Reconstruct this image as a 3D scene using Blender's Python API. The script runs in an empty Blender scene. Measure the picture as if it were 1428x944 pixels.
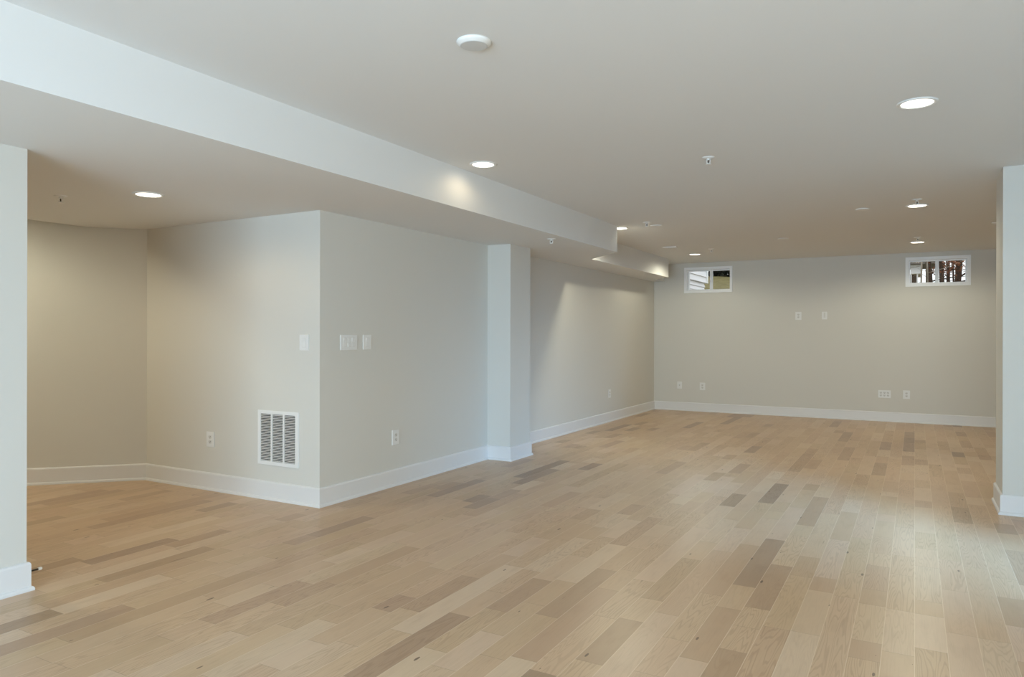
import bpy, bmesh, math, random
from mathutils import Vector, Matrix
random.seed(7)
PI = math.pi
SC = bpy.context.scene
COL = SC.collection

# ------------------------------------------------------------------ camera
H_CAM, YAW, ROLL, F_PX = 1.254, 0.5099, 0.0021, 1004.19
cam_d = bpy.data.cameras.new('camera')
cam_d.sensor_width = 36.0
cam_d.lens = F_PX / 1428.0 * 36.0
cam_d.shift_y = -(472.0 - 466.59) / 1428.0
cam_d.clip_start = 0.05
cam = bpy.data.objects.new('camera', cam_d)
COL.objects.link(cam)
cam.matrix_world = (Matrix.Translation((0, 0, H_CAM)) @ Matrix.Rotation(YAW, 4, 'Z')
                    @ Matrix.Rotation(PI / 2, 4, 'X') @ Matrix.Rotation(ROLL, 4, 'Z'))
SC.camera = cam

# ------------------------------------------------------------------ world, daylight, exposure
SC.view_settings.view_transform = 'Standard'
SC.view_settings.look = 'None'
SC.view_settings.gamma = 1.0
SC.view_settings.use_curve_mapping = False
SC.view_settings.exposure = 0.0
SC.cycles.use_denoising = True
SC.cycles.max_bounces = 14
SC.cycles.diffuse_bounces = 10
SC.cycles.sample_clamp_indirect = 6.0

world = bpy.data.worlds.new('overcast_sky')
SC.world = world
world.use_nodes = True
bg = world.node_tree.nodes['Background']
bg.inputs['Color'].default_value = (0.93, 0.96, 1.0, 1)
bg.inputs['Strength'].default_value = 1.6

def area(name, loc, rot, sx, sy, watts, color):
    d = bpy.data.lights.new(name, 'AREA')
    d.shape = 'RECTANGLE'; d.size = sx; d.size_y = sy
    d.energy = watts; d.color = color
    o = bpy.data.objects.new(name, d); COL.objects.link(o)
    o.location = loc; o.rotation_euler = rot
    return o
# daylight entering by the glazed doors of the room (all behind or beside the camera)
E_DOOR, C_DOOR = 760.0, (0.25, 0.56, 1.0)
E_WIN, C_WIN = 42.0, (1.0, 0.92, 0.75)
E_BACK, C_BACK = 480.0, (0.555, 0.76, 0.98)
W_NEAR, W_REAR, W_ALC = 22.0, 58.0, 17.0
W_SOFFIT, W_HIDDEN, W_REARLEFT, W_FARLEFT = 2.4, 165.0, 66.0, 36.0
LAMP_COL, LAMP_WARM = (1.0, 0.95, 0.74), (1.0, 0.76, 0.42)
# patch of sky outside the side door, shining down through the doorway
sky = area('daylight_side_door', (4.45, 2.2, 2.5), (0, 0, 0), 1.3, 1.3, E_DOOR, C_DOOR)
sky.rotation_euler = (Vector((0.1, 5.6, 0.0)) - Vector(sky.location)).to_track_quat('-Z', 'Y').to_euler()
sky.data.spread = math.radians(130)
area('warm_fill_side_window', (2.66, 0.6, 1.35), (0, PI / 2, 0), 1.4, 2.2, E_WIN, C_WIN)  # warm fill at the unseen side window, tinted like lamplight rather than daylight
area('daylight_back_door', (-0.6, -3.16, 1.05), (-PI / 2, 0, PI), 3.4, 2.0, E_BACK, C_BACK)

# ------------------------------------------------------------------ dimensions (metres)
ZC, ZS = 2.4393, 2.1536
XL, YL = -3.7805, 1.9117
YA, XB, XA = 3.8757, -3.7626, -5.7662
YC, XCOL, YCE, XC, YF = 6.2231, -3.4987, 6.6434, -3.8539, 11.8229
XS, YS, XS2 = -2.8311, 7.4036, -3.3574
XR, YR, YRE = 0.5396, 6.0931, 6.5653
XE = -6.0953
XRIGHT, YBACK, XFARL = 2.5, -3.0, -8.0

# ------------------------------------------------------------------ material helpers
def mat(name, color, rough=0.6, metallic=0.0, spec=0.5, bump=0.0, bump_scale=200.0, emit=None, emit_s=0.0):
    m = bpy.data.materials.new(name); m.use_nodes = True
    nt = m.node_tree; b = nt.nodes['Principled BSDF']
    b.inputs['Base Color'].default_value = (*color, 1)
    b.inputs['Roughness'].default_value = rough
    b.inputs['Metallic'].default_value = metallic
    b.inputs['Specular IOR Level'].default_value = spec
    if emit:
        b.inputs['Emission Color'].default_value = (*emit, 1)
        b.inputs['Emission Strength'].default_value = emit_s
    if bump:
        tc = nt.nodes.new('ShaderNodeTexCoord'); n = nt.nodes.new('ShaderNodeTexNoise')
        bp = nt.nodes.new('ShaderNodeBump')
        n.inputs['Scale'].default_value = bump_scale
        bp.inputs['Strength'].default_value = bump; bp.inputs['Distance'].default_value = 0.002
        nt.links.new(tc.outputs['Object'], n.inputs['Vector'])
        nt.links.new(n.outputs['Fac'], bp.inputs['Height'])
        nt.links.new(bp.outputs['Normal'], b.inputs['Normal'])
    return m

def srgb(r, g, b):
    f = lambda c: (c / 255 / 12.92) if c / 255 <= 0.04045 else ((c / 255 + 0.055) / 1.055) ** 2.4
    return (f(r), f(g), f(b))

M = {}
M['wall'] = mat('wall_paint', (0.64, 0.625, 0.575), 0.85, spec=0.25, bump=0.08, bump_scale=350)
M['ceiling'] = mat('ceiling_paint', (0.74, 0.745, 0.735), 0.95, spec=0.2, bump=0.06, bump_scale=300)
M['trim'] = mat('trim_paint', (0.72, 0.715, 0.705), 0.4, spec=0.45)
M['plastic'] = mat('white_plastic', (0.76, 0.76, 0.74), 0.4)
M['plastic_device'] = mat('device_plastic', (0.66, 0.65, 0.61), 0.4)
M['cover_grey'] = mat('cover_plastic', (0.60, 0.60, 0.585), 0.5)
M['slot'] = mat('dark_slot', (0.05, 0.045, 0.04), 0.7)
M['metal_white'] = mat('white_enamel', (0.78, 0.78, 0.76), 0.45)
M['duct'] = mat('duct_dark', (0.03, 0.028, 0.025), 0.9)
M['lens'] = mat('lamp_lens', (0.9, 0.9, 0.88), 0.5, emit=(1.0, 0.93, 0.80), emit_s=6.0)
M['chrome'] = mat('chrome', (0.7, 0.7, 0.7), 0.2, metallic=1.0)
M['bulb'] = mat('sprinkler_bulb', (0.02, 0.01, 0.01), 0.2)
M['black'] = mat('black_metal', (0.015, 0.015, 0.015), 0.35)
M['rubber'] = mat('white_rubber', (0.85, 0.85, 0.83), 0.6)
M['vinyl'] = mat('window_vinyl', (0.86, 0.87, 0.88), 0.4)
M['siding'] = mat('white_siding', (0.82, 0.82, 0.86), 0.6)
M['house_white'] = mat('house_white', (0.9, 0.9, 0.92), 0.7)
M['house_roof'] = mat('house_roof', (0.16, 0.14, 0.12), 0.9)
M['house_dark'] = mat('house_brown_wall', (0.10, 0.07, 0.05), 0.9)  # plain brown for the wall under the raised house

def glass():
    m = bpy.data.materials.new('window_glass'); m.use_nodes = True
    nt = m.node_tree; nt.nodes.clear()
    out = nt.nodes.new('ShaderNodeOutputMaterial'); mix = nt.nodes.new('ShaderNodeMixShader')
    tr = nt.nodes.new('ShaderNodeBsdfTransparent'); gl = nt.nodes.new('ShaderNodeBsdfGlossy')
    fr = nt.nodes.new('ShaderNodeFresnel'); fr.inputs['IOR'].default_value = 1.35
    gl.inputs['Roughness'].default_value = 0.02
    tr.inputs['Color'].default_value = (0.95, 0.96, 0.95, 1)
    nt.links.new(fr.outputs[0], mix.inputs[0]); nt.links.new(tr.outputs[0], mix.inputs[1])
    nt.links.new(gl.outputs[0], mix.inputs[2]); nt.links.new(mix.outputs[0], out.inputs['Surface'])
    return m
M['glass'] = glass()

def noisy(name, c1, c2, scale, rough=0.9, stretch=(1, 1, 1)):
    m = bpy.data.materials.new(name); m.use_nodes = True
    nt = m.node_tree; b = nt.nodes['Principled BSDF']; b.inputs['Roughness'].default_value = rough
    b.inputs['Specular IOR Level'].default_value = 0.2
    tc = nt.nodes.new('ShaderNodeTexCoord'); mp = nt.nodes.new('ShaderNodeMapping')
    mp.inputs['Scale'].default_value = stretch
    n = nt.nodes.new('ShaderNodeTexNoise'); n.inputs['Scale'].default_value = scale; n.inputs['Detail'].default_value = 6
    r = nt.nodes.new('ShaderNodeValToRGB')
    r.color_ramp.elements[0].position = 0.35; r.color_ramp.elements[1].position = 0.65
    r.color_ramp.elements[0].color = (*c1, 1); r.color_ramp.elements[1].color = (*c2, 1)
    nt.links.new(tc.outputs['Object'], mp.inputs['Vector']); nt.links.new(mp.outputs[0], n.inputs['Vector'])
    nt.links.new(n.outputs['Fac'], r.inputs[0]); nt.links.new(r.outputs[0], b.inputs['Base Color'])
    return m
M['bark'] = noisy('tree_bark', (0.028, 0.016, 0.011), (0.075, 0.045, 0.030), 6, stretch=(4, 4, 0.7))
M['bark_pale'] = noisy('pale_tree_bark', (0.22, 0.18, 0.14), (0.38, 0.33, 0.27), 6, stretch=(4, 4, 0.7))
M['leaf_rust'] = noisy('rust_leaves', (0.09, 0.032, 0.014), (0.20, 0.070, 0.028), 3)
M['leaf_dark'] = noisy('dark_evergreen', (0.008, 0.011, 0.006), (0.03, 0.035, 0.018), 3)
M['lawn'] = noisy('dry_lawn', (0.13, 0.11, 0.042), (0.21, 0.18, 0.075), 5)

# ---- wood floor
def wood_floor():
    m = bpy.data.materials.new('plank_floor'); m.use_nodes = True
    nt = m.node_tree; L = nt.links; bsdf = nt.nodes['Principled BSDF']
    def val(x):
        n = nt.nodes.new('ShaderNodeValue'); n.outputs[0].default_value = x; return n.outputs[0]
    def mth(op, a, b=None, c=None):
        n = nt.nodes.new('ShaderNodeMath'); n.operation = op
        for i, v in enumerate((a, b, c)):
            if v is None: continue
            if isinstance(v, (int, float)): n.inputs[i].default_value = v
            else: L.new(v, n.inputs[i])
        return n.outputs[0]
    def comb(x, y, z):
        n = nt.nodes.new('ShaderNodeCombineXYZ')
        for i, v in enumerate((x, y, z)):
            if isinstance(v, (int, float)): n.inputs[i].default_value = v
            else: L.new(v, n.inputs[i])
        return n.outputs[0]
    def white(vec):
        n = nt.nodes.new('ShaderNodeTexWhiteNoise'); n.noise_dimensions = '3D'; L.new(vec, n.inputs['Vector'])
        s = nt.nodes.new('ShaderNodeSeparateXYZ'); L.new(n.outputs['Color'], s.inputs[0]); return s.outputs
    def noise(vec, scale, detail=3, rough=0.5):
        n = nt.nodes.new('ShaderNodeTexNoise'); n.inputs['Scale'].default_value = scale
        n.inputs['Detail'].default_value = detail; n.inputs['Roughness'].default_value = rough
        L.new(vec, n.inputs['Vector']); return n.outputs['Fac']
    def ramp(f, stops, interp='LINEAR'):
        n = nt.nodes.new('ShaderNodeValToRGB'); n.color_ramp.interpolation = interp
        e = n.color_ramp.elements
        while len(e) < len(stops): e.new(0.5)
        for k, (p, c) in enumerate(stops): e[k].position = p; e[k].color = (*c, 1)
        L.new(f, n.inputs[0]); return n.outputs[0]
    def mix(f, a, b, blend='MIX'):
        n = nt.nodes.new('ShaderNodeMix'); n.data_type = 'RGBA'; n.blend_type = blend
        for sock, v in ((n.inputs[0], f), (n.inputs[6], a), (n.inputs[7], b)):
            if isinstance(v, (int, float)): sock.default_value = v
            elif isinstance(v, tuple): sock.default_value = (*v, 1)
            else: L.new(v, sock)
        return n.outputs[2]
    def smooth(v, lo, hi):
        n = nt.nodes.new('ShaderNodeMapRange'); n.interpolation_type = 'SMOOTHSTEP'
        n.inputs[1].default_value = lo; n.inputs[2].default_value = hi
        L.new(v, n.inputs[0]); return n.outputs[0]
    W = 0.1146
    tc = nt.nodes.new('ShaderNodeTexCoord'); sp = nt.nodes.new('ShaderNodeSeparateXYZ')
    L.new(tc.outputs['Object'], sp.inputs[0]); x, y = sp.outputs[0], sp.outputs[1]
    u = mth('DIVIDE', mth('ADD', x, 0.571 + 60 * W), W)
    row = mth('FLOOR', u); fu = mth('FRACT', u)
    r = white(comb(row, 3.7, 1.1))
    plen = mth('MULTIPLY_ADD', r[0], 0.55, 0.60)
    v = mth('ADD', mth('DIVIDE', mth('ADD', y, 40), plen), mth('MULTIPLY', r[1], 9.0))
    cell = mth('FLOOR', v); fv = mth('FRACT', v)
    c = white(comb(row, cell, 2.3))
    s_pos = mth('MULTIPLY_ADD', c[1], 0.5, 0.25)
    has = mth('GREATER_THAN', c[0], 0.35)
    sub = mth('MULTIPLY', has, mth('GREATER_THAN', fv, s_pos))
    p = white(comb(row, cell, mth('MULTIPLY_ADD', sub, 5.3, 0.7)))
    q = white(comb(row, cell, mth('MULTIPLY_ADD', sub, 3.1, 8.9)))
    # joints, metres
    ds = mth('MULTIPLY', mth('MINIMUM', fu, mth('SUBTRACT', 1.0, fu)), W)
    de1 = mth('MULTIPLY', mth('MINIMUM', fv, mth('SUBTRACT', 1.0, fv)), plen)
    de2 = mth('ADD', mth('MULTIPLY', mth('ABSOLUTE', mth('SUBTRACT', fv, s_pos)), plen), mth('MULTIPLY', mth('SUBTRACT', 1.0, has), 9.0))
    de = mth('MINIMUM', de1, de2)
    # plank tone
    tone = ramp(p[0], [(0.0, srgb(206, 182, 154)), (0.30, srgb(197, 170, 137)), (0.55, srgb(190, 162, 128)),
                       (0.76, srgb(200, 172, 139)), (0.86, srgb(182, 153, 120)), (0.96, srgb(169, 141, 112)), (1.0, srgb(150, 126, 103))])
    pink = mix(mth('MULTIPLY', p[1], 0.35), tone, srgb(196, 162, 138))
    # grain
    off = mth('MULTIPLY', p[2], 37.0)
    gx = mth('ADD', mth('MULTIPLY', fu, W), mth('MULTIPLY', q[0], 11.0))
    fine = noise(comb(mth('MULTIPLY', gx, 150.0), mth('MULTIPLY', y, 5.0), off), 1.0, 3, 0.6)
    contour = noise(comb(mth('MULTIPLY', gx, 13.0), mth('MULTIPLY', y, 0.95), off), 1.0, 2.2, 0.42)
    cat = mth('SINE', mth('MULTIPLY', contour, 150.0))
    catm = mth('MULTIPLY', smooth(cat, 0.1, 1.0), mth('MULTIPLY', smooth(q[1], 0.10, 0.8), 0.24))
    c1 = mix(mth('MULTIPLY', smooth(fine, 0.45, 0.8), 0.10), pink, mix(1.0, pink, srgb(160, 132, 105), 'MULTIPLY'))
    c2 = mix(catm, c1, mix(1.0, c1, (0.42, 0.31, 0.24), 'MULTIPLY'))
    blot = noise(comb(mth('MULTIPLY', gx, 16.0), mth('MULTIPLY', y, 4.5), off), 1.0, 2)
    c3 = mix(mth('MULTIPLY', smooth(blot, 0.5, 0.75), 0.16), c2, mix(1.0, c2, (0.62, 0.55, 0.50), 'MULTIPLY'))
    # mineral streaks and knots on some planks
    st = noise(comb(mth('MULTIPLY', gx, 45.0), mth('MULTIPLY', y, 2.2), mth('ADD', off, 5.0)), 1.0, 2)
    stm = mth('MULTIPLY', smooth(st, 0.735, 0.80), mth('MULTIPLY', mth('GREATER_THAN', q[2], 0.55), 0.75))
    c4 = mix(stm, c3, srgb(92, 70, 54))
    vo = nt.nodes.new('ShaderNodeTexVoronoi'); vo.voronoi_dimensions = '2D'; vo.inputs['Scale'].default_value = 1.0
    L.new(comb(mth('MULTIPLY', x, 9.0), mth('MULTIPLY', y, 2.6), 0.0), vo.inputs['Vector'])
    vs = nt.nodes.new('ShaderNodeSeparateXYZ'); L.new(vo.outputs['Color'], vs.inputs[0])
    kn = mth('MULTIPLY', mth('LESS_THAN', vo.outputs['Distance'], mth('MULTIPLY', vs.outputs[1], 0.060)), mth('GREATER_THAN', vs.outputs[0], 0.82))
    c5 = mix(mth('MULTIPLY', kn, 0.8), c4, srgb(88, 66, 50))
    # micro-bevel joints: bevel glint painted as pale long lines, end joints dark
    jl = mth('SUBTRACT', 1.0, smooth(ds, 0.0006, 0.0019))
    je = mth('SUBTRACT', 1.0, smooth(de, 0.0004, 0.0016))
    c6 = mix(mth('MULTIPLY', jl, 0.55), c5, srgb(226, 208, 182))
    c7 = mix(mth('MULTIPLY', je, 0.5), c6, srgb(116, 94, 74))
    L.new(c7, bsdf.inputs['Base Color'])
    rg = mth('MULTIPLY_ADD', blot, 0.06, 0.33)
    L.new(rg, bsdf.inputs['Roughness'])
    bsdf.inputs['Specular IOR Level'].default_value = 0.5
    hgt = smooth(ds, 0.0, 0.002)
    bp = nt.nodes.new('ShaderNodeBump'); bp.inputs['Strength'].default_value = 0.12; bp.inputs['Distance'].default_value = 0.001
    L.new(hgt, bp.inputs['Height']); L.new(bp.outputs['Normal'], bsdf.inputs['Normal'])
    return m
M['floor'] = wood_floor()

# ------------------------------------------------------------------ geometry helpers
def obj(name, bm, m, parent=None, smooth=False, recalc=True):
    if recalc:
        bmesh.ops.recalc_face_normals(bm, faces=bm.faces[:])
    me = bpy.data.meshes.new(name); bm.to_mesh(me); bm.free()
    me.materials.append(M[m] if isinstance(m, str) else m)
    if smooth:
        for p in me.polygons: p.use_smooth = True
    o = bpy.data.objects.new(name, me); COL.objects.link(o)
    if parent: o.parent = parent
    return o

def struct(name, bm, m, **k):
    o = obj(name, bm, m, **k)
    o['kind'] = 'structure'
    return o

def thing(name, label, cat, loc, rotz=0.0, group=None):
    o = bpy.data.objects.new(name, None); COL.objects.link(o)
    o.empty_display_size = 0.1
    o.location = loc; o.rotation_euler = (0, 0, rotz)
    o['label'] = label; o['category'] = cat
    if group: o['group'] = group
    return o

def dup(root, loc, rotz, label):
    r = root.copy(); COL.objects.link(r); r.location = loc; r.rotation_euler = (0, 0, rotz); r['label'] = label
    for ch in list(root.children):
        c = ch.copy(); COL.objects.link(c); c.parent = r
        for g in list(ch.children):
            d = g.copy(); COL.objects.link(d); d.parent = c
    return r

def prism(bm, pts, z0, z1):
    a = [bm.verts.new((p[0], p[1], z0)) for p in pts]
    b = [bm.verts.new((p[0], p[1], z1)) for p in pts]
    n = len(pts)
    bm.faces.new(list(reversed(a))); bm.faces.new(b)
    for i in range(n):
        j = (i + 1) % n
        bm.faces.new((a[i], a[j], b[j], b[i]))
    return bm

def box(bm, x0, x1, y0, y1, z0, z1, bevel=0.0):
    t = bmesh.new()
    prism(t, [(x0, y0), (x1, y0), (x1, y1), (x0, y1)], z0, z1)
    if bevel:
        bmesh.ops.bevel(t, geom=t.edges[:], offset=bevel, segments=2, profile=0.7, affect='EDGES')
    join(bm, t)
    return bm

def join(bm, t):
    me = bpy.data.meshes.new('tmp'); t.to_mesh(me); t.free(); bm.from_mesh(me); bpy.data.meshes.remove(me)

def lathe(bm, prof, seg=40, closed_top=True):
    rings = []
    for r, z in prof:
        if r < 1e-6: rings.append([bm.verts.new((0, 0, z))])
        else: rings.append([bm.verts.new((r * math.cos(2 * PI * k / seg), r * math.sin(2 * PI * k / seg), z)) for k in range(seg)])
    for a, b in zip(rings, rings[1:]):
        for k in range(seg):
            j = (k + 1) % seg
            if len(a) == 1 and len(b) == 1: continue
            if len(a) == 1: bm.faces.new((a[0], b[k], b[j]))
            elif len(b) == 1: bm.faces.new((a[k], a[j], b[0]))
            else: bm.faces.new((a[k], a[j], b[j], b[k]))
    return bm

def tube(bm, pts, radii, seg=8):
    pts = [Vector(p) for p in pts]
    rings = []
    for i, p in enumerate(pts):
        d = (pts[min(i + 1, len(pts) - 1)] - pts[max(i - 1, 0)]).normalized()
        a = d.orthogonal().normalized(); b = d.cross(a)
        rings.append([bm.verts.new(p + (a * math.cos(2 * PI * k / seg) + b * math.sin(2 * PI * k / seg)) * radii[i]) for k in range(seg)])
    for a, b in zip(rings, rings[1:]):
        # align rings by nearest first vertex
        k0 = min(range(seg), key=lambda k: (a[0].co - b[k].co).length)
        for k in range(seg):
            j = (k + 1) % seg
            bm.faces.new((a[k], a[j], b[(j + k0) % seg], b[(k + k0) % seg]))
    bm.faces.new(list(reversed(rings[0]))); bm.faces.new(rings[-1])
    return bm

def frame_ring(bm, x0, x1, z0, z1, w, y0, y1):
    """rectangular ring in the xz plane, width w (left,right,bottom,top), from y0 to y1"""
    wl, wr, wb, wt = w if isinstance(w, tuple) else (w, w, w, w)
    o = [(x0, z0), (x1, z0), (x1, z1), (x0, z1)]
    i = [(x0 + wl, z0 + wb), (x1 - wr, z0 + wb), (x1 - wr, z1 - wt), (x0 + wl, z1 - wt)]
    vo = [[bm.verts.new((x, y, z)) for x, z in o] for y in (y0, y1)]
    vi = [[bm.verts.new((x, y, z)) for x, z in i] for y in (y0, y1)]
    for k in range(4):
        j = (k + 1) % 4
        bm.faces.new((vo[0][k], vo[0][j], vi[0][j], vi[0][k]))
        bm.faces.new((vo[1][j], vo[1][k], vi[1][k], vi[1][j]))
        bm.faces.new((vo[0][j], vo[0][k], vo[1][k], vo[1][j]))
        bm.faces.new((vi[0][k], vi[0][j], vi[1][j], vi[1][k]))
    return bm

# ------------------------------------------------------------------ room shell
bm = bmesh.new(); prism(bm, [(XFARL - .2, YBACK - .2), (XRIGHT + .2, YBACK - .2), (XRIGHT + .2, YF + .2), (XFARL - .2, YF + .2)], -0.12, 0.0)
struct('floor', bm, 'floor')
bm = bmesh.new(); prism(bm, [(XFARL - .2, YBACK - .2), (XRIGHT + .2, YBACK - .2), (XRIGHT + .2, YF + .2), (XFARL - .2, YF + .2)], ZC, ZC + 0.2)
struct('ceiling', bm, 'ceiling')
# lowered ceiling over the left side: underside and stepped drywall face, one continuous soffit
bm = bmesh.new()
prism(bm, [(XS, YBACK), (XS, YS), (XS2, YS + XS - XS2), (XS2, 11.01), (-3.685, 11.335), (-3.685, YF + .01), (XC - .1, YF + .01),
           (XC - .1, YCE - .1), (XE, YCE - .1), (XE, YBACK)], ZS, ZC + .01)
struct('ceiling_soffit', bm, 'ceiling')

bm = bmesh.new(); prism(bm, [(XL - .16, YBACK), (XL, YBACK), (XL, YL), (XL - .16, YL)], 0, ZS + .005)
struct('wall_left', bm, 'wall')
bm = bmesh.new(); prism(bm, [(XA, YA), (XB, YA), (XB, YC + .05), (XB - .3, YC + .05), (XFARL, YC + .05), (XFARL, YA - (XA - XFARL))], 0, ZC)
struct('wall_alcove', bm, 'wall')
bm = bmesh.new(); prism(bm, [(XC - .1, YC), (XCOL, YC), (XCOL, YCE), (XC - .1, YCE)], 0, ZS + .005)
struct('wall_column', bm, 'wall')
bm = bmesh.new(); prism(bm, [(XC - .2, YCE - .2), (XC, YCE - .2), (XC, YF + .2), (XC - .2, YF + .2)], 0, ZC)
struct('wall_left_rear', bm, 'wall')
# far wall with the two window openings
WIN = [(-3.338, -2.556, 1.946, 2.366), (-0.118, 0.679, 1.954, 2.374)]
bm = bmesh.new()
xs = [XC - .01, WIN[0][0] + .02, WIN[0][1] - .02, WIN[1][0] + .02, WIN[1][1] - .02, XRIGHT + .1]
for k in range(5):
    if k in (1, 3):
        w = WIN[k // 2]
        box(bm, xs[k], xs[k + 1], YF, YF + .22, 0, w[2] + .02)
        box(bm, xs[k], xs[k + 1], YF, YF + .22, w[3] - .02, ZC)
    else:
        box(bm, xs[k], xs[k + 1], YF, YF + .22, 0, ZC)
bmesh.ops.remove_doubles(bm, verts=bm.verts[:], dist=1e-5)
dup_faces = {}
for f in bm.faces[:]:   # drop the coincident inner faces between the wall pieces
    key = tuple(sorted(v.index for v in f.verts)); dup_faces.setdefault(key, []).append(f)
struct('wall_far', bm, 'wall')
bm = bmesh.new(); prism(bm, [(XR, YR), (XRIGHT + .1, YR), (XRIGHT + .1, YRE), (XR, YRE)], 0, ZC)
struct('wall_partition_right', bm, 'wall')
# right wall with glazed openings, back wall with a wide glazed door
bm = bmesh.new()
SD = (3.12, 4.02, 0.0, 2.08); SW = (-0.6, 1.8, 0.6, 2.1)
box(bm, XRIGHT, XRIGHT + .2, YBACK, SW[0], 0, ZC); box(bm, XRIGHT, XRIGHT + .2, SW[0], SW[1], 0, SW[2]); box(bm, XRIGHT, XRIGHT + .2, SW[0], SW[1], SW[3], ZC)
box(bm, XRIGHT, XRIGHT + .2, SW[1], SD[0], 0, ZC); box(bm, XRIGHT, XRIGHT + .2, SD[0], SD[1], SD[3], ZC); box(bm, XRIGHT, XRIGHT + .2, SD[1], YF + .2, 0, ZC)
struct('wall_right', bm, 'wall')
BD = (-2.4, 1.2, 0.0, 2.08)
bm = bmesh.new()
box(bm, XFARL, BD[0], YBACK - .2, YBACK, 0, ZC); box(bm, BD[0], BD[1], YBACK - .2, YBACK, BD[3], ZC); box(bm, BD[1], XRIGHT + .2, YBACK - .2, YBACK, 0, ZC)
struct('wall_back', bm, 'wall')
bm = bmesh.new(); box(bm, XFARL - .2, XFARL, YBACK, YC, 0, ZC)
struct('wall_alcove_left', bm, 'wall')

def glazing(name, x0, x1, z0, z1, n, loc, rotz):
    """glazed door/window: frame in local xz, room towards local -y"""
    bm = bmesh.new(); frame_ring(bm, x0, x1, z0, z1, (.05, .05, .03 if z0 < .1 else .05, .05), 0.0, .10)
    for k in range(1, n):
        xm = x0 + (x1 - x0) * k / n; box(bm, xm - .035, xm + .035, .02, .08, z0 + .03, z1 - .05)
    f = struct(name, bm, 'vinyl'); f.location = loc; f.rotation_euler = (0, 0, rotz)
    for k in range(n):
        bm = bmesh.new(); a = x0 + (x1 - x0) * k / n + .04; b = x0 + (x1 - x0) * (k + 1) / n - .04
        box(bm, a, b, .045, .055, z0 + .03, z1 - .05); obj('pane', bm, 'glass', f)
    return f
glazing('door_1', -.45, .45, 0, 2.08, 1, (XRIGHT + .02, 3.57, 0), -PI / 2)
glazing('window_3', -1.2, 1.2, .6, 2.1, 2, (XRIGHT + .02, .6, 0), -PI / 2)
glazing('door_2', -1.8, 1.8, 0, 2.08, 3, (-.6, YBACK - .02, 0), PI)

# ------------------------------------------------------------------ baseboards with shoe mould, swept along the walls
PROF = [(0, 0), (.026, 0), (.026, .010), (.022, .018), (.0145, .022), (.0145, .128), (.011, .136), (.004, .140), (0, .140)]
def sweep(path, names, side=-1):
    P2 = [Vector((p[0], p[1])) for p in path]; n = len(P2)
    mit = []
    for i in range(n):
        ns = []
        if i > 0: d = (P2[i] - P2[i - 1]).normalized(); ns.append(Vector((-d.y, d.x)) * side)
        if i < n - 1: d = (P2[i + 1] - P2[i]).normalized(); ns.append(Vector((-d.y, d.x)) * side)
        if len(ns) == 1: mit.append(ns[0])
        else:
            b = (ns[0] + ns[1]); mit.append(b / (1 + ns[0].dot(ns[1])))
    for nm, i0, i1 in names:
        bm = bmesh.new(); rings = []
        for i in range(i0, i1 + 1):
            rings.append([bm.verts.new((P2[i].x + mit[i].x * o, P2[i].y + mit[i].y * o, z)) for o, z in PROF])
        m = len(PROF)
        for a, b in zip(rings, rings[1:]):
            for k in range(m):
                j = (k + 1) % m; bm.faces.new((a[k], a[j], b[j], b[k]))
        bm.faces.new(list(reversed(rings[0]))); bm.faces.new(rings[-1])
        struct(nm, bm, 'trim')
sweep([(XL, YBACK), (XL, YL), (XL - .16, YL), (XL - .16, YBACK)], [('baseboard_left', 0, 3)])
sweep([(XFARL, YA - (XA - XFARL)), (XA, YA), (XB, YA), (XB, YC), (XCOL, YC), (XCOL, YCE), (XC, YCE), (XC, YF), (XRIGHT, YF),
       (XRIGHT, YRE), (XR, YRE), (XR, YR), (XRIGHT, YR), (XRIGHT, SD[1])],
      [('baseboard_alcove', 0, 2), ('baseboard_alcove_side', 2, 3), ('baseboard_column', 3, 6), ('baseboard_left_rear', 6, 7), ('baseboard_far', 7, 8),
       ('baseboard_right_rear', 8, 9), ('baseboard_partition', 9, 12), ('baseboard_right', 12, 13)])

# ------------------------------------------------------------------ far windows (sliders set high in the wall)
def slider(name, w, shift):
    x0, x1, z0, z1 = w
    bm = bmesh.new(); frame_ring(bm, x0, x1, z0, z1, (.040, .040, .040, .040), YF - .012, YF + .02)
    f = struct(name, bm, 'vinyl')
    bm = bmesh.new(); frame_ring(bm, x0 + .025, x1 - .025, z0 + .025, z1 - .025, .016, YF + .02, YF + .20); obj('jamb', bm, 'vinyl', f)
    xm = (x0 + x1) / 2 + shift
    bm = bmesh.new(); frame_ring(bm, x0 + .041, xm + .022, z0 + .041, z1 - .041, (.018, .04, .018, .018), YF + .07, YF + .10); a = obj('sash', bm, 'vinyl', f)
    bm = bmesh.new(); box(bm, x0 + .05, xm - .01, YF + .083, YF + .087, z0 + .05, z1 - .05); obj('pane', bm, 'glass', a)
    bm = bmesh.new(); frame_ring(bm, xm - .022, x1 - .041, z0 + .041, z1 - .041, (.04, .018, .018, .018), YF + .105, YF + .135); b = obj('sash', bm, 'vinyl', f)
    bm = bmesh.new(); box(bm, xm + .01, x1 - .05, YF + .118, YF + .122, z0 + .05, z1 - .05); obj('pane', bm, 'glass', b)
    bm = bmesh.new(); box(bm, xm - .006, xm + .006, YF + .05, YF + .07, (z0 + z1) / 2 - .03, (z0 + z1) / 2 + .03, .002); obj('latch', bm, 'vinyl', f)
    return f
slider('window_1', WIN[0], .03)
slider('window_2', WIN[1], -.005)

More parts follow.
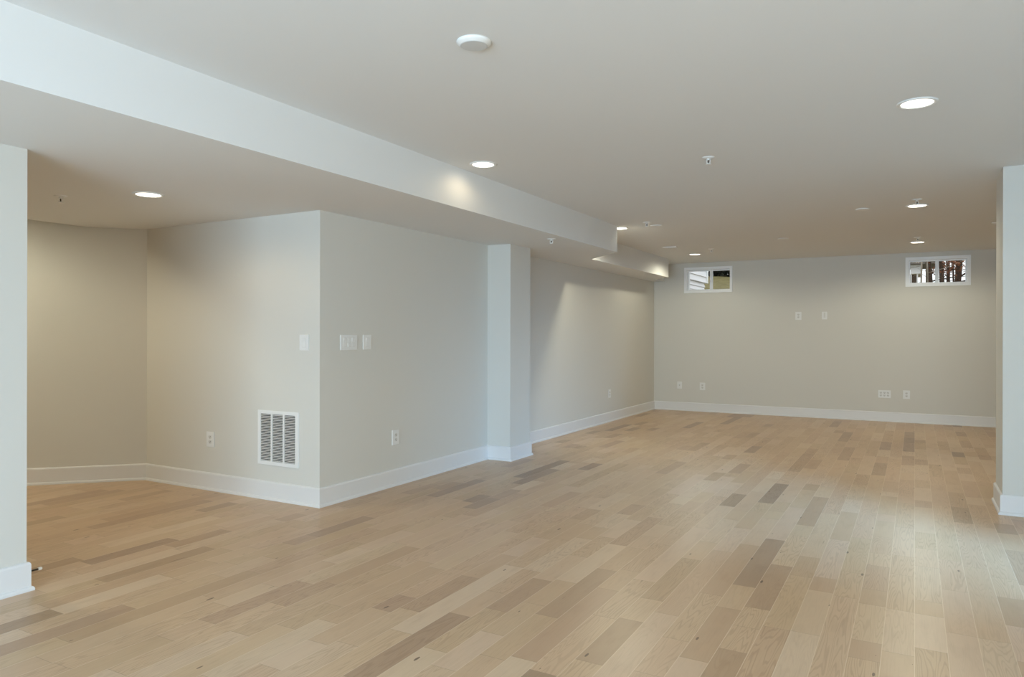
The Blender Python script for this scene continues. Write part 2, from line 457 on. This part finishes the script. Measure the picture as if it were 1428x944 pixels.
# ------------------------------------------------------------------ recessed lamps
def recessed_light(loc, label):
    t = thing('recessed_light', label, 'ceiling light', loc, 0, 'recessed ceiling lights')
    bm = bmesh.new(); lathe(bm, [(.073, 0.0), (.095, 0.0), (.095, -.003), (.088, -.008), (.076, -.006), (.073, -.001), (.073, 0.0)], 48); obj('trim_ring', bm, 'metal_white', t, smooth=True)
    bm = bmesh.new(); lathe(bm, [(0, -.003), (.073, -.003), (.073, 0), (0, 0)], 48); obj('lens', bm, 'lens', t)
    return t
def lamp_beam(t, watts):
    d = bpy.data.lights.new('lamp_beam', 'SPOT'); d.energy = watts; d.color = LAMP_WARM if watts in (W_SOFFIT, W_ALC) else LAMP_COL
    d.spot_size = math.radians(168); d.spot_blend = 0.42; d.shadow_soft_size = 0.12 if watts == W_HIDDEN else 0.05
    o = bpy.data.objects.new('lamp_beam', d); COL.objects.link(o); o.parent = t; o.location = (0, 0, -.012)
LIGHTS = [((0.009, 4.208), 'recessed light at the upper right, nearest the camera and largest of the lit ones', 1),
          ((-2.623, 4.275), 'round recessed light throwing a warm scallop on the long soffit face', 1),
          ((-2.86, 7.57), 'round recessed light half hidden behind the end corner of the long soffit', 1),
          ((0.017, 7.534), 'round recessed light in the middle of the row of three toward the right window', 1),
          ((0.029, 10.486), 'round recessed light in the ceiling just before the right far window', 1),
          ((-2.819, 10.534), 'round recessed light in the ceiling just before the left far window', 1)]
first = recessed_light((*LIGHTS[0][0], ZC), LIGHTS[0][1])
beams = [(first, W_NEAR)]
for (xy, lb, k) in LIGHTS[1:]:
    beams.append((dup(first, (*xy, ZC), 0, lb), W_SOFFIT if xy[1] < 5 else (W_REAR if xy[0] > -1 else (W_REARLEFT if xy[1] < 9 else W_FARLEFT))))
beams.append((dup(first, (-4.314, 2.907, ZS), 0, 'round recessed light in the lowered ceiling of the left alcove'), W_ALC))
beams.append((dup(first, (-6.55, 1.9, ZC), 0, 'added recessed light behind the left wall, out of view, brightening the alcove'), W_HIDDEN))  # unseen lamp added to brighten the alcove walls
for t, w in beams: lamp_beam(t, w)

# ------------------------------------------------------------------ ceiling fittings
t = thing('ceiling_cover', 'round white shallow domed cover on the ceiling near the camera, unlit', 'ceiling cover', (-1.559, 2.467, ZC))
bm = bmesh.new(); lathe(bm, [(0, 0), (.070, 0), (.071, -.004), (.067, -.010), (.055, -.017)], 48); obj('base_rim', bm, 'plastic', t, smooth=True)
bm = bmesh.new(); lathe(bm, [(.055, -.016), (.053, -.0185), (.050, -.019), (0, -.0195)], 48); obj('cover', bm, 'cover_grey', t)

def sprinkler(loc, label, rz=0.0):
    t = thing('fire_sprinkler', label, 'sprinkler', loc, rz, 'ceiling fire sprinklers')
    bm = bmesh.new(); lathe(bm, [(.012, 0), (.040, 0), (.040, -.002), (.034, -.006), (.016, -.009), (.012, -.009), (.012, 0)], 32); obj('escutcheon', bm, 'metal_white', t, smooth=True)
    bm = bmesh.new(); lathe(bm, [(0, 0), (.011, 0), (.011, -.014), (.007, -.018), (0, -.018)], 20)
    for s in (-1, 1):
        tube(bm, [(s * .009, 0, -.012), (s * .013, 0, -.024), (s * .010, 0, -.036), (0, 0, -.043)], [.0028] * 4, 8)
    obj('frame', bm, 'metal_white', t, smooth=True)
    bm = bmesh.new(); lathe(bm, [(0, -.018), (.0035, -.020), (.0042, -.028), (.0035, -.036), (0, -.038)], 14); obj('bulb', bm, 'bulb', t, smooth=True)
    bm = bmesh.new(); lathe(bm, [(0, -.043), (.017, -.043), (.018, -.045), (.017, -.047), (0, -.047)], 24); obj('deflector', bm, 'metal_white', t)
    return t
s0 = sprinkler((-1.204, 4.834, ZC), 'white fire sprinkler head alone in the middle of the main ceiling', YAW)
for x, y, z, lb in [(-2.464, 7.31, ZC, 'white fire sprinkler head beside the half-hidden light past the soffit corner'),
                    (-2.444, 9.983, ZC, 'white fire sprinkler head above the left far window, right of its ceiling light'),
                    (0.016, 7.20, ZC, 'white fire sprinkler head just this side of the middle light of the right row'),
                    (0.031, 9.989, ZC, 'white fire sprinkler head just this side of the light before the right far window'),
                    (-4.865, 2.662, ZS, 'white fire sprinkler head in the lowered alcove ceiling beside the left wall edge'),
                    (-2.977, 6.076, ZS, 'white fire sprinkler head on the soffit underside near the wall column')]:
    dup(s0, (x, y, z), YAW, lb)

def cover_plate(loc, label, r):
    t = thing('ceiling_plate', label, 'ceiling cover', loc, 0, 'round flat ceiling cover plates')
    bm = bmesh.new(); lathe(bm, [(0, 0), (r, 0), (r, -.004), (r - .006, -.009), (0, -.010)], 36); obj('plate', bm, 'plastic', t)
    bm = bmesh.new(); lathe(bm, [(0, -.010), (.004, -.010), (.003, -.0115), (0, -.012)], 12); obj('screw', bm, 'metal_white', t)
    return t
c0 = cover_plate((-0.429, 7.505, ZC), 'flat round white cover plate left of the middle light in the right row', .062)
dup(c0, (-2.449, 7.573, ZC), 0, 'flat round white cover plate right of the half-hidden light past the soffit corner')
dup(c0, (-1.411, 9.323, ZC), 0, 'flat round white cover plate, faint and farthest, midway between the two far windows')

def register(loc, rz, label):
    t = thing('ceiling_register', label, 'air vent', loc, rz, 'ceiling air registers')
    bm = bmesh.new(); t2 = bmesh.new()
    frame_ring(t2, -.095, .095, -.055, .055, .014, 0, .008)     # ring in xz, rotate to xy (hanging below the ceiling)
    bmesh.ops.rotate(t2, verts=t2.verts[:], cent=(0, 0, 0), matrix=Matrix.Rotation(-PI / 2, 3, 'X')); join(bm, t2)
    obj('frame', bm, 'metal_white', t)
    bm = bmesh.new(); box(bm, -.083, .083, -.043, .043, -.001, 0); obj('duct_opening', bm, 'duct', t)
    bm = bmesh.new()
    for k in range(6):
        y = -.036 + k * .0145
        prismv = [bm.verts.new(v) for v in ((-.082, y - .006, -.0015), (.082, y - .006, -.0015), (.082, y + .004, -.0065), (-.082, y + .004, -.0065),
                                            (-.082, y - .0045, -.001), (.082, y - .0045, -.001), (.082, y + .0055, -.006), (-.082, y + .0055, -.006))]
        for a in ((0, 1, 2, 3), (7, 6, 5, 4), (0, 4, 5, 1), (1, 5, 6, 2), (2, 6, 7, 3), (3, 7, 4, 0)): bm.faces.new([prismv[i] for i in a])
    obj('louvers', bm, 'metal_white', t)
    return t
g0 = register((-2.878, 9.519, ZC), 0, 'white ceiling air register beside the left soffit step, before the left far window')
dup(g0, (0.80, 9.086, ZC), 0, 'white ceiling air register partly hidden by the right partition end')

# ------------------------------------------------------------------ wall plates
FACE_NEG_Y, FACE_POS_X = 0.0, PI / 2
def plate_bm(w, h):
    bm = bmesh.new(); box(bm, -w / 2, w / 2, -.0065, 0, -h / 2, h / 2, .0025); return bm
def receptacle_pair(t, x=0.0):
    for s in (1, -1):
        bm = bmesh.new(); tmp = bmesh.new()
        # rounded receptacle face, flat top and bottom
        pts = []
        for k in range(32):
            a = 2 * PI * k / 32; pts.append((x + .0175 * math.cos(a), s * .0195 + max(-.0140, min(.0140, .0175 * math.sin(a)))))
        va = [tmp.verts.new((px, -.0085, pz)) for px, pz in pts]; vb = [tmp.verts.new((px, -.0060, pz)) for px, pz in pts]
        tmp.faces.new(va); tmp.faces.new(list(reversed(vb)))
        for k in range(32):
            j = (k + 1) % 32; tmp.faces.new((va[k], vb[k], vb[j], va[j]))
        join(bm, tmp); r = obj('receptacle', bm, 'plastic_device', t)
        bm = bmesh.new(); z = s * .0195
        box(bm, x - .0078, x - .0054, -.0092, -.0080, z - .001, z + .0075); box(bm, x + .0054, x + .0078, -.0092, -.0080, z - .001, z + .0075)
        box(bm, x - .0025, x + .0025, -.0092, -.0080, z - .0105, z - .0055)
        obj('slot', bm, 'slot', r)
def outlet(loc, rz, label, gangs=1, w=.088, h=.122):
    t = thing('wall_outlet', label, 'outlet', loc, rz, 'duplex wall outlets' if gangs == 1 else None)
    obj('cover_plate', plate_bm(w, h), 'plastic', t)
    for g in range(gangs):
        x = (g - (gangs - 1) / 2) * .046
        receptacle_pair(t, x)
        bm = bmesh.new(); box(bm, x - .003, x + .003, -.0078, -.006, -.003, .003, .0008); obj('screw', bm, 'metal_white', t)
    return t
o0 = outlet((-4.943, YA, .407), FACE_NEG_Y, 'white duplex outlet low on the alcove wall, left of the return grille')
for loc, rz, lb in [((XB, 4.746, .401), FACE_POS_X, 'white duplex outlet low on the near wall below the switches, before the column'),
                    ((XC, 9.786, .404), FACE_POS_X, 'white duplex outlet low on the rear left wall, in the lamp scallop'),
                    ((-1.562, YF, 1.551), FACE_NEG_Y, 'white duplex outlet at chest height on the far wall, left of the slotted plate'),
                    ((-3.033, YF, .413), FACE_NEG_Y, 'white duplex outlet low on the far wall below the left window'),
                    ((-.101, YF, .400), FACE_NEG_Y, 'white duplex outlet low on the far wall, right of the wide plate')]:
    dup(o0, loc, rz, lb)
outlet((-.384, YF, .398), FACE_NEG_Y, 'wide white three-gang outlet plate low on the far wall', 3, .162, .110)

def rocker_switch(loc, rz, label, gangs, w, h=.115):
    t = thing('light_switch', label, 'light switch', loc, rz, 'white rocker switch plates')
    obj('cover_plate', plate_bm(w, h), 'plastic', t)
    for g in range(gangs):
        x = (g - (gangs - 1) / 2) * .046
        bm = bmesh.new(); frame_ring(bm, x - .0185, x + .0185, -.0355, .0355, .002, -.0072, -.006); b = obj('bezel', bm, 'plastic_device', t)
        bm = bmesh.new()
        pr = [(-.0065, -.033), (-.0115, -.033), (-.0075, 0), (-.0095, .033), (-.0065, .033)] if (g % 2) else [(-.0065, -.033), (-.0085, -.033), (-.0075, 0), (-.0115, .033), (-.0065, .033)]
        A = [bm.verts.new((x - .0163, y, z)) for y, z in pr]; B = [bm.verts.new((x + .0163, y, z)) for y, z in pr]
        bm.faces.new(A); bm.faces.new(list(reversed(B)))
        for k in range(5):
            j = (k + 1) % 5; bm.faces.new((A[k], B[k], B[j], A[j]))
        obj('rocker', bm, 'plastic', t)
    return t
rocker_switch((-3.915, YA, 1.1925), FACE_NEG_Y, 'white single switch plate on the alcove wall left of the outside corner', 1, .090)
rocker_switch((XB, 4.179, 1.1925), FACE_POS_X, 'wide white three-gang switch plate right of the outside corner', 3, .185)
rocker_switch((XB, 4.388, 1.1925), FACE_POS_X, 'narrow white switch plate right of the three-gang plate', 1, .096)

t = thing('media_plate', 'narrow white slotted plate at chest height on the far wall, right of an outlet', 'wall plate', (-1.191, YF, 1.552))
obj('cover_plate', plate_bm(.074, .115), 'plastic', t)
bm = bmesh.new(); box(bm, -.012, .012, -.0075, -.0062, -.030, .046, .0005); obj('opening', bm, 'plastic_device', t)
t = thing('coax_plate', 'small white cable plate low on the far wall, nearest the left corner', 'wall plate', (-3.414, YF, .42))
obj('cover_plate', plate_bm(.078, .116), 'plastic', t)
bm = bmesh.new(); lathe(bm, [(0, 0), (.009, 0), (.009, .003), (.005, .0035), (.005, .011), (.0015, .011), (0, .011)], 18)
bmesh.ops.rotate(bm, verts=bm.verts[:], cent=(0, 0, 0), matrix=Matrix.Rotation(PI / 2, 3, 'X')); bmesh.ops.translate(bm, verts=bm.verts[:], vec=(0, -.006, 0))
obj('jack', bm, 'chrome', t)

# ------------------------------------------------------------------ return air grille
t = thing('return_grille', 'white rectangular return air grille with three columns of louvers on alcove wall', 'air vent', (-4.181, YA, .468))
GW, GH = .428, .412
bm = bmesh.new(); frame_ring(bm, -GW / 2, GW / 2, -GH / 2, GH / 2, (.030, .034, .028, .026), -.010, 0)
bmesh.ops.bevel(bm, geom=[e for e in bm.edges if all(abs(v.co.y + .010) < 1e-6 for v in e.verts)], offset=.003, segments=2, affect='EDGES')
obj('frame', bm, 'metal_white', t)
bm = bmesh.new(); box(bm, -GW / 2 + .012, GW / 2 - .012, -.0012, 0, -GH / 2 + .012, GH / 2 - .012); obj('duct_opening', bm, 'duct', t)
x0, x1 = -GW / 2 + .030, GW / 2 - .034; z0, z1 = -GH / 2 + .028, GH / 2 - .026
BAR = .014; cw = (x1 - x0 - 2 * BAR) / 3
for k in range(2):
    a = x0 + cw * (k + 1) + BAR * k; bm = bmesh.new(); box(bm, a, a + BAR, -.0095, -.001, z0, z1); obj('mullion', bm, 'metal_white', t)
NL = 29
for k in range(3):
    a = x0 + (cw + BAR) * k; bm = bmesh.new()
    for i in range(NL):
        zz = z0 + (i + .5) * (z1 - z0) / NL
        pr = [(-.0088, zz - .0020), (-.0082, zz - .0030), (-.0016, zz + .0010), (-.0022, zz + .0020)]
        A = [bm.verts.new((a, y, z)) for y, z in pr]; B = [bm.verts.new((a + cw, y, z)) for y, z in pr]
        bm.faces.new(A); bm.faces.new(list(reversed(B)))
        for q in range(4):
            j = (q + 1) % 4; bm.faces.new((A[q], B[q], B[j], A[j]))
    obj('louver_panel', bm, 'metal_white', t)

# ------------------------------------------------------------------ door stop behind the left wall end
t = thing('door_stop', 'black rod door stop with white rubber tip on baseboard behind the left wall edge', 'door stop', (-3.83, YL + .0145, .075))
def ylathe(prof, seg=16):
    bm = bmesh.new(); lathe(bm, prof, seg); bmesh.ops.rotate(bm, verts=bm.verts[:], cent=(0, 0, 0), matrix=Matrix.Rotation(-PI / 2, 3, 'X')); return bm
obj('rod', ylathe([(0, 0), (.011, 0), (.011, .004), (.0045, .006), (.0045, .066), (0, .066)]), 'black', t, smooth=True)
obj('tip', ylathe([(0, .064), (.008, .064), (.0085, .070), (.0085, .078), (.006, .082), (0, .083)]), 'rubber', t, smooth=True)

# ------------------------------------------------------------------ outdoors beyond the far windows
def hgt(x, y):
    k = 1 / (1 + math.exp((x + 3.2) * 1.2))           # 1 on the left (rising lawn), 0 on the right
    return 1.55 + k * (.22 + .122 * min(y - 12.1, 12.6)) + (1 - k) * .03 * (y - 12.1)
bm = bmesh.new(); NX, NY = 56, 40
vs = [[bm.verts.new((-20 + 32 * i / NX, 12.06 + 34 * j / NY, hgt(-20 + 32 * i / NX, 12.06 + 34 * j / NY))) for i in range(NX + 1)] for j in range(NY + 1)]
for j in range(NY):
    for i in range(NX): bm.faces.new((vs[j][i], vs[j][i + 1], vs[j + 1][i + 1], vs[j + 1][i]))
g = struct('ground_outside', bm, 'lawn', smooth=True)

# white lap-sided wall of the house wing, left of the left window
t = thing('house_wing', 'white lap siding house wing seen close through the left far window', 'house', (-3.9, 12.05, 1.5))
LEN = 15.36 - 12.05
def laps(zs_, dx, length):
    bm = bmesh.new()
    for a, b in zip(zs_, zs_[1:]):
        pr = [(-.08, a), (dx + .026, a), (dx + .002, b), (-.08, b)]
        A = [bm.verts.new((x, 0, z)) for x, z in pr]; B = [bm.verts.new((x, length, z)) for x, z in pr]
        bm.faces.new(A); bm.faces.new(list(reversed(B)))
        for q in range(4):
            j = (q + 1) % 4; bm.faces.new((A[q], B[q], B[j], A[j]))
    return bm
obj('lower_siding', laps([i * .085 for i in range(11)], -.012, LEN - .01), 'siding', t)
obj('upper_siding', laps([.855 + i * .125 for i in range(12)], .02, LEN), 'siding', t)
bm = bmesh.new(); box(bm, -.06, .055, LEN, LEN + .09, .85, 2.35, .004); obj('corner_board', bm, 'vinyl', t)
bm = bmesh.new(); box(bm, -3.0, -.085, .0, LEN - .02, -.2, 2.2); obj('wall', bm, 'siding', t)

def branchy(base, h, r, lean, nb, seed, mname, up=.5, spread=1.0):
    rnd = random.Random(seed)
    trunk = bmesh.new(); pts = []; rad = []
    for k in range(7):
        f = k / 6; pts.append((lean * f * h + rnd.uniform(-.04, .04), rnd.uniform(-.04, .04), -.5 + f * (h + .5))); rad.append(r * (1 - .55 * f))
    tube(trunk, pts, rad, 10)
    br = bmesh.new()
    for k in range(nb):
        f = rnd.uniform(.12, .97); z = f * h; a = rnd.uniform(0, 2 * PI); L = rnd.uniform(.7, 2.2) * spread * (1.1 - .5 * f)
        p = Vector((lean * f * h, 0, z)); d = Vector((math.cos(a), math.sin(a), rnd.uniform(-.1, up)))
        q = [p]; rr = [r * .26]
        for s in range(4):
            d = (d + Vector((rnd.uniform(-.35, .35), rnd.uniform(-.35, .35), rnd.uniform(-.2, .35)))).normalized()
            q.append(q[-1] + d * L / 4); rr.append(r * .26 * (1 - (s + 1) / 4.6))
        tube(br, q, rr, 5)
        for s in (1, 2, 3):
            d2 = (d + Vector((rnd.uniform(-1, 1), rnd.uniform(-1, 1), rnd.uniform(-.5, .8)))).normalized()
            tube(br, [q[s], q[s] + d2 * L * .25, q[s] + d2 * L * .45 + Vector((0, 0, .06))], [rr[s] * .6, rr[s] * .4, rr[s] * .15], 4)
    return trunk, br
def leaves(n, c, ext, seed, size=.05):
    rnd = random.Random(seed); bm = bmesh.new()
    for k in range(n):
        p = Vector((c[0] + rnd.gauss(0, ext[0]), c[1] + rnd.gauss(0, ext[1]), c[2] + rnd.gauss(0, ext[2])))
        a = Vector((rnd.uniform(-1, 1), rnd.uniform(-1, 1), rnd.uniform(-1, 1))).normalized(); b = a.orthogonal().normalized(); s = size * rnd.uniform(.6, 1.4)
        bm.faces.new([bm.verts.new(p + a * s), bm.verts.new(p + b * s * .5), bm.verts.new(p - a * s), bm.verts.new(p - b * s * .5)])
    return bm
# (x, y, height, trunk radius, lean, branches, bark, leaf centre, label) seen through the right window
TREES = [(0.303, 22.6, 6.0, .077, .00, 26, 'bark', None, 'bare brown tree in the middle of the right window\'s left pane'),
         (0.165, 16.0, 5.0, .019, .02, 10, 'bark_pale', None, 'thin pale tree leaning beside the brown trunk, left pane of right window'),
         (0.22, 28.4, 6.0, .034, -.012, 12, 'bark_pale', None, 'pale slim tree just right of the white house, right window'),
         (0.50, 18.2, 5.5, .055, .004, 22, 'bark', (.07, 0, 1.02), 'dark tree with rust leaves, leftmost in the right window\'s right pane'),
         (0.835, 25.2, 6.5, .030, .003, 14, 'bark', None, 'slim dark tree second from left in the right window\'s right pane'),
         (1.23, 31.0, 7.0, .036, .0, 14, 'bark', None, 'slim dark tree in the centre of the right window\'s right pane'),
         (0.93, 20.3, 6.0, .083, .002, 24, 'bark', (-.02, 0, 1.18), 'thick red-brown tree with rust leaves in the right window\'s right pane'),
         (1.95, 34.5, 7.0, .050, .0, 34, 'bark', None, 'bare branchy tree at the right edge of the right window'),
         (0.62, 37.0, 7.0, .055, .01, 64, 'bark', (0, 0, 1.9), 'bare branchy tree far behind the left pane of the right window'),
         (1.42, 39.5, 7.0, .055, -.01, 64, 'bark', (.1, 0, 2.0), 'bare branchy tree far behind the right pane of the right window')]
for i, (x, y, h_, r, lean, nb, bk, lf, lb) in enumerate(TREES):
    t = thing('tree', lb, 'tree', (x, y, hgt(x, y)), 0, 'bare trees beyond the right window')
    tr, br = branchy(None, h_, r, lean, nb, 100 + i, bk, spread=.75)
    join(tr, br); obj('trunk', tr, bk, t, smooth=True)
    if lf: 
        o = obj('leaves', leaves(110, lf, (.13, .15, .13), i, .035), 'leaf_rust', t, recalc=False); o['kind'] = 'stuff'

# neighbouring white house raised on posts
t = thing('white_house', 'white house raised on posts far beyond the right window\'s left pane', 'house', (0.10, 30.0, hgt(0.1, 30.0)))
zb = 3.50 - hgt(.1, 30.0)
bm = bmesh.new(); box(bm, -.24, .13, 0, 2.0, zb, zb + .32); obj('wall', bm, 'house_white', t)
bm = bmesh.new(); prism(bm, [(-.50, -.35), (.62, -.35), (.62, 2.1), (-.50, 2.1)], zb + .32, zb + .44); obj('roof', bm, 'house_roof', t)
for px in (-.22, -.02, .11):
    bm = bmesh.new(); box(bm, px - .02, px + .02, .05, .10, -.3, zb); obj('post', bm, 'house_white', t)
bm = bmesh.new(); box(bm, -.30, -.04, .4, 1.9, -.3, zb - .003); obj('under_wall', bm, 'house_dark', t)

# dark evergreens along the top of the lawn beyond the left window
def evergreen(x, y, w, h, seed):
    rnd = random.Random(seed)
    t = thing('evergreen_tree', 'dark evergreen standing at the top of the lawn beyond the left far window', 'tree', (x, y, hgt(x, y)), 0, 'dark evergreens at the top of the lawn')
    bm = bmesh.new(); tube(bm, [(0, 0, -.3), (0, 0, h * .5), (0, 0, h)], [.07, .05, .012], 8); obj('trunk', bm, 'bark', t, smooth=True)
    bm = bmesh.new()
    for k in range(2200):
        f = rnd.random(); z = .0 + f * h; rr = w * (1 - .55 * f) * rnd.random() ** .4; a = rnd.uniform(0, 2 * PI)
        p = Vector((rr * math.cos(a), rr * math.sin(a), z)); d = Vector((math.cos(a), math.sin(a), rnd.uniform(-.6, .2))).normalized()
        s = d.cross(Vector((0, 0, 1))).normalized(); L = rnd.uniform(.04, .075)
        bm.faces.new([bm.verts.new(p - d * L), bm.verts.new(p + s * L * .6), bm.verts.new(p + d * L), bm.verts.new(p - s * L * .6)])
    o = obj('foliage', bm, 'leaf_dark', t, recalc=False); o['kind'] = 'stuff'
for i in range(27):
    evergreen(-7.9 + .175 * i, 25.0 + .75 * (i % 3), .20, 1.9 + .25 * (i % 3), 40 + i)
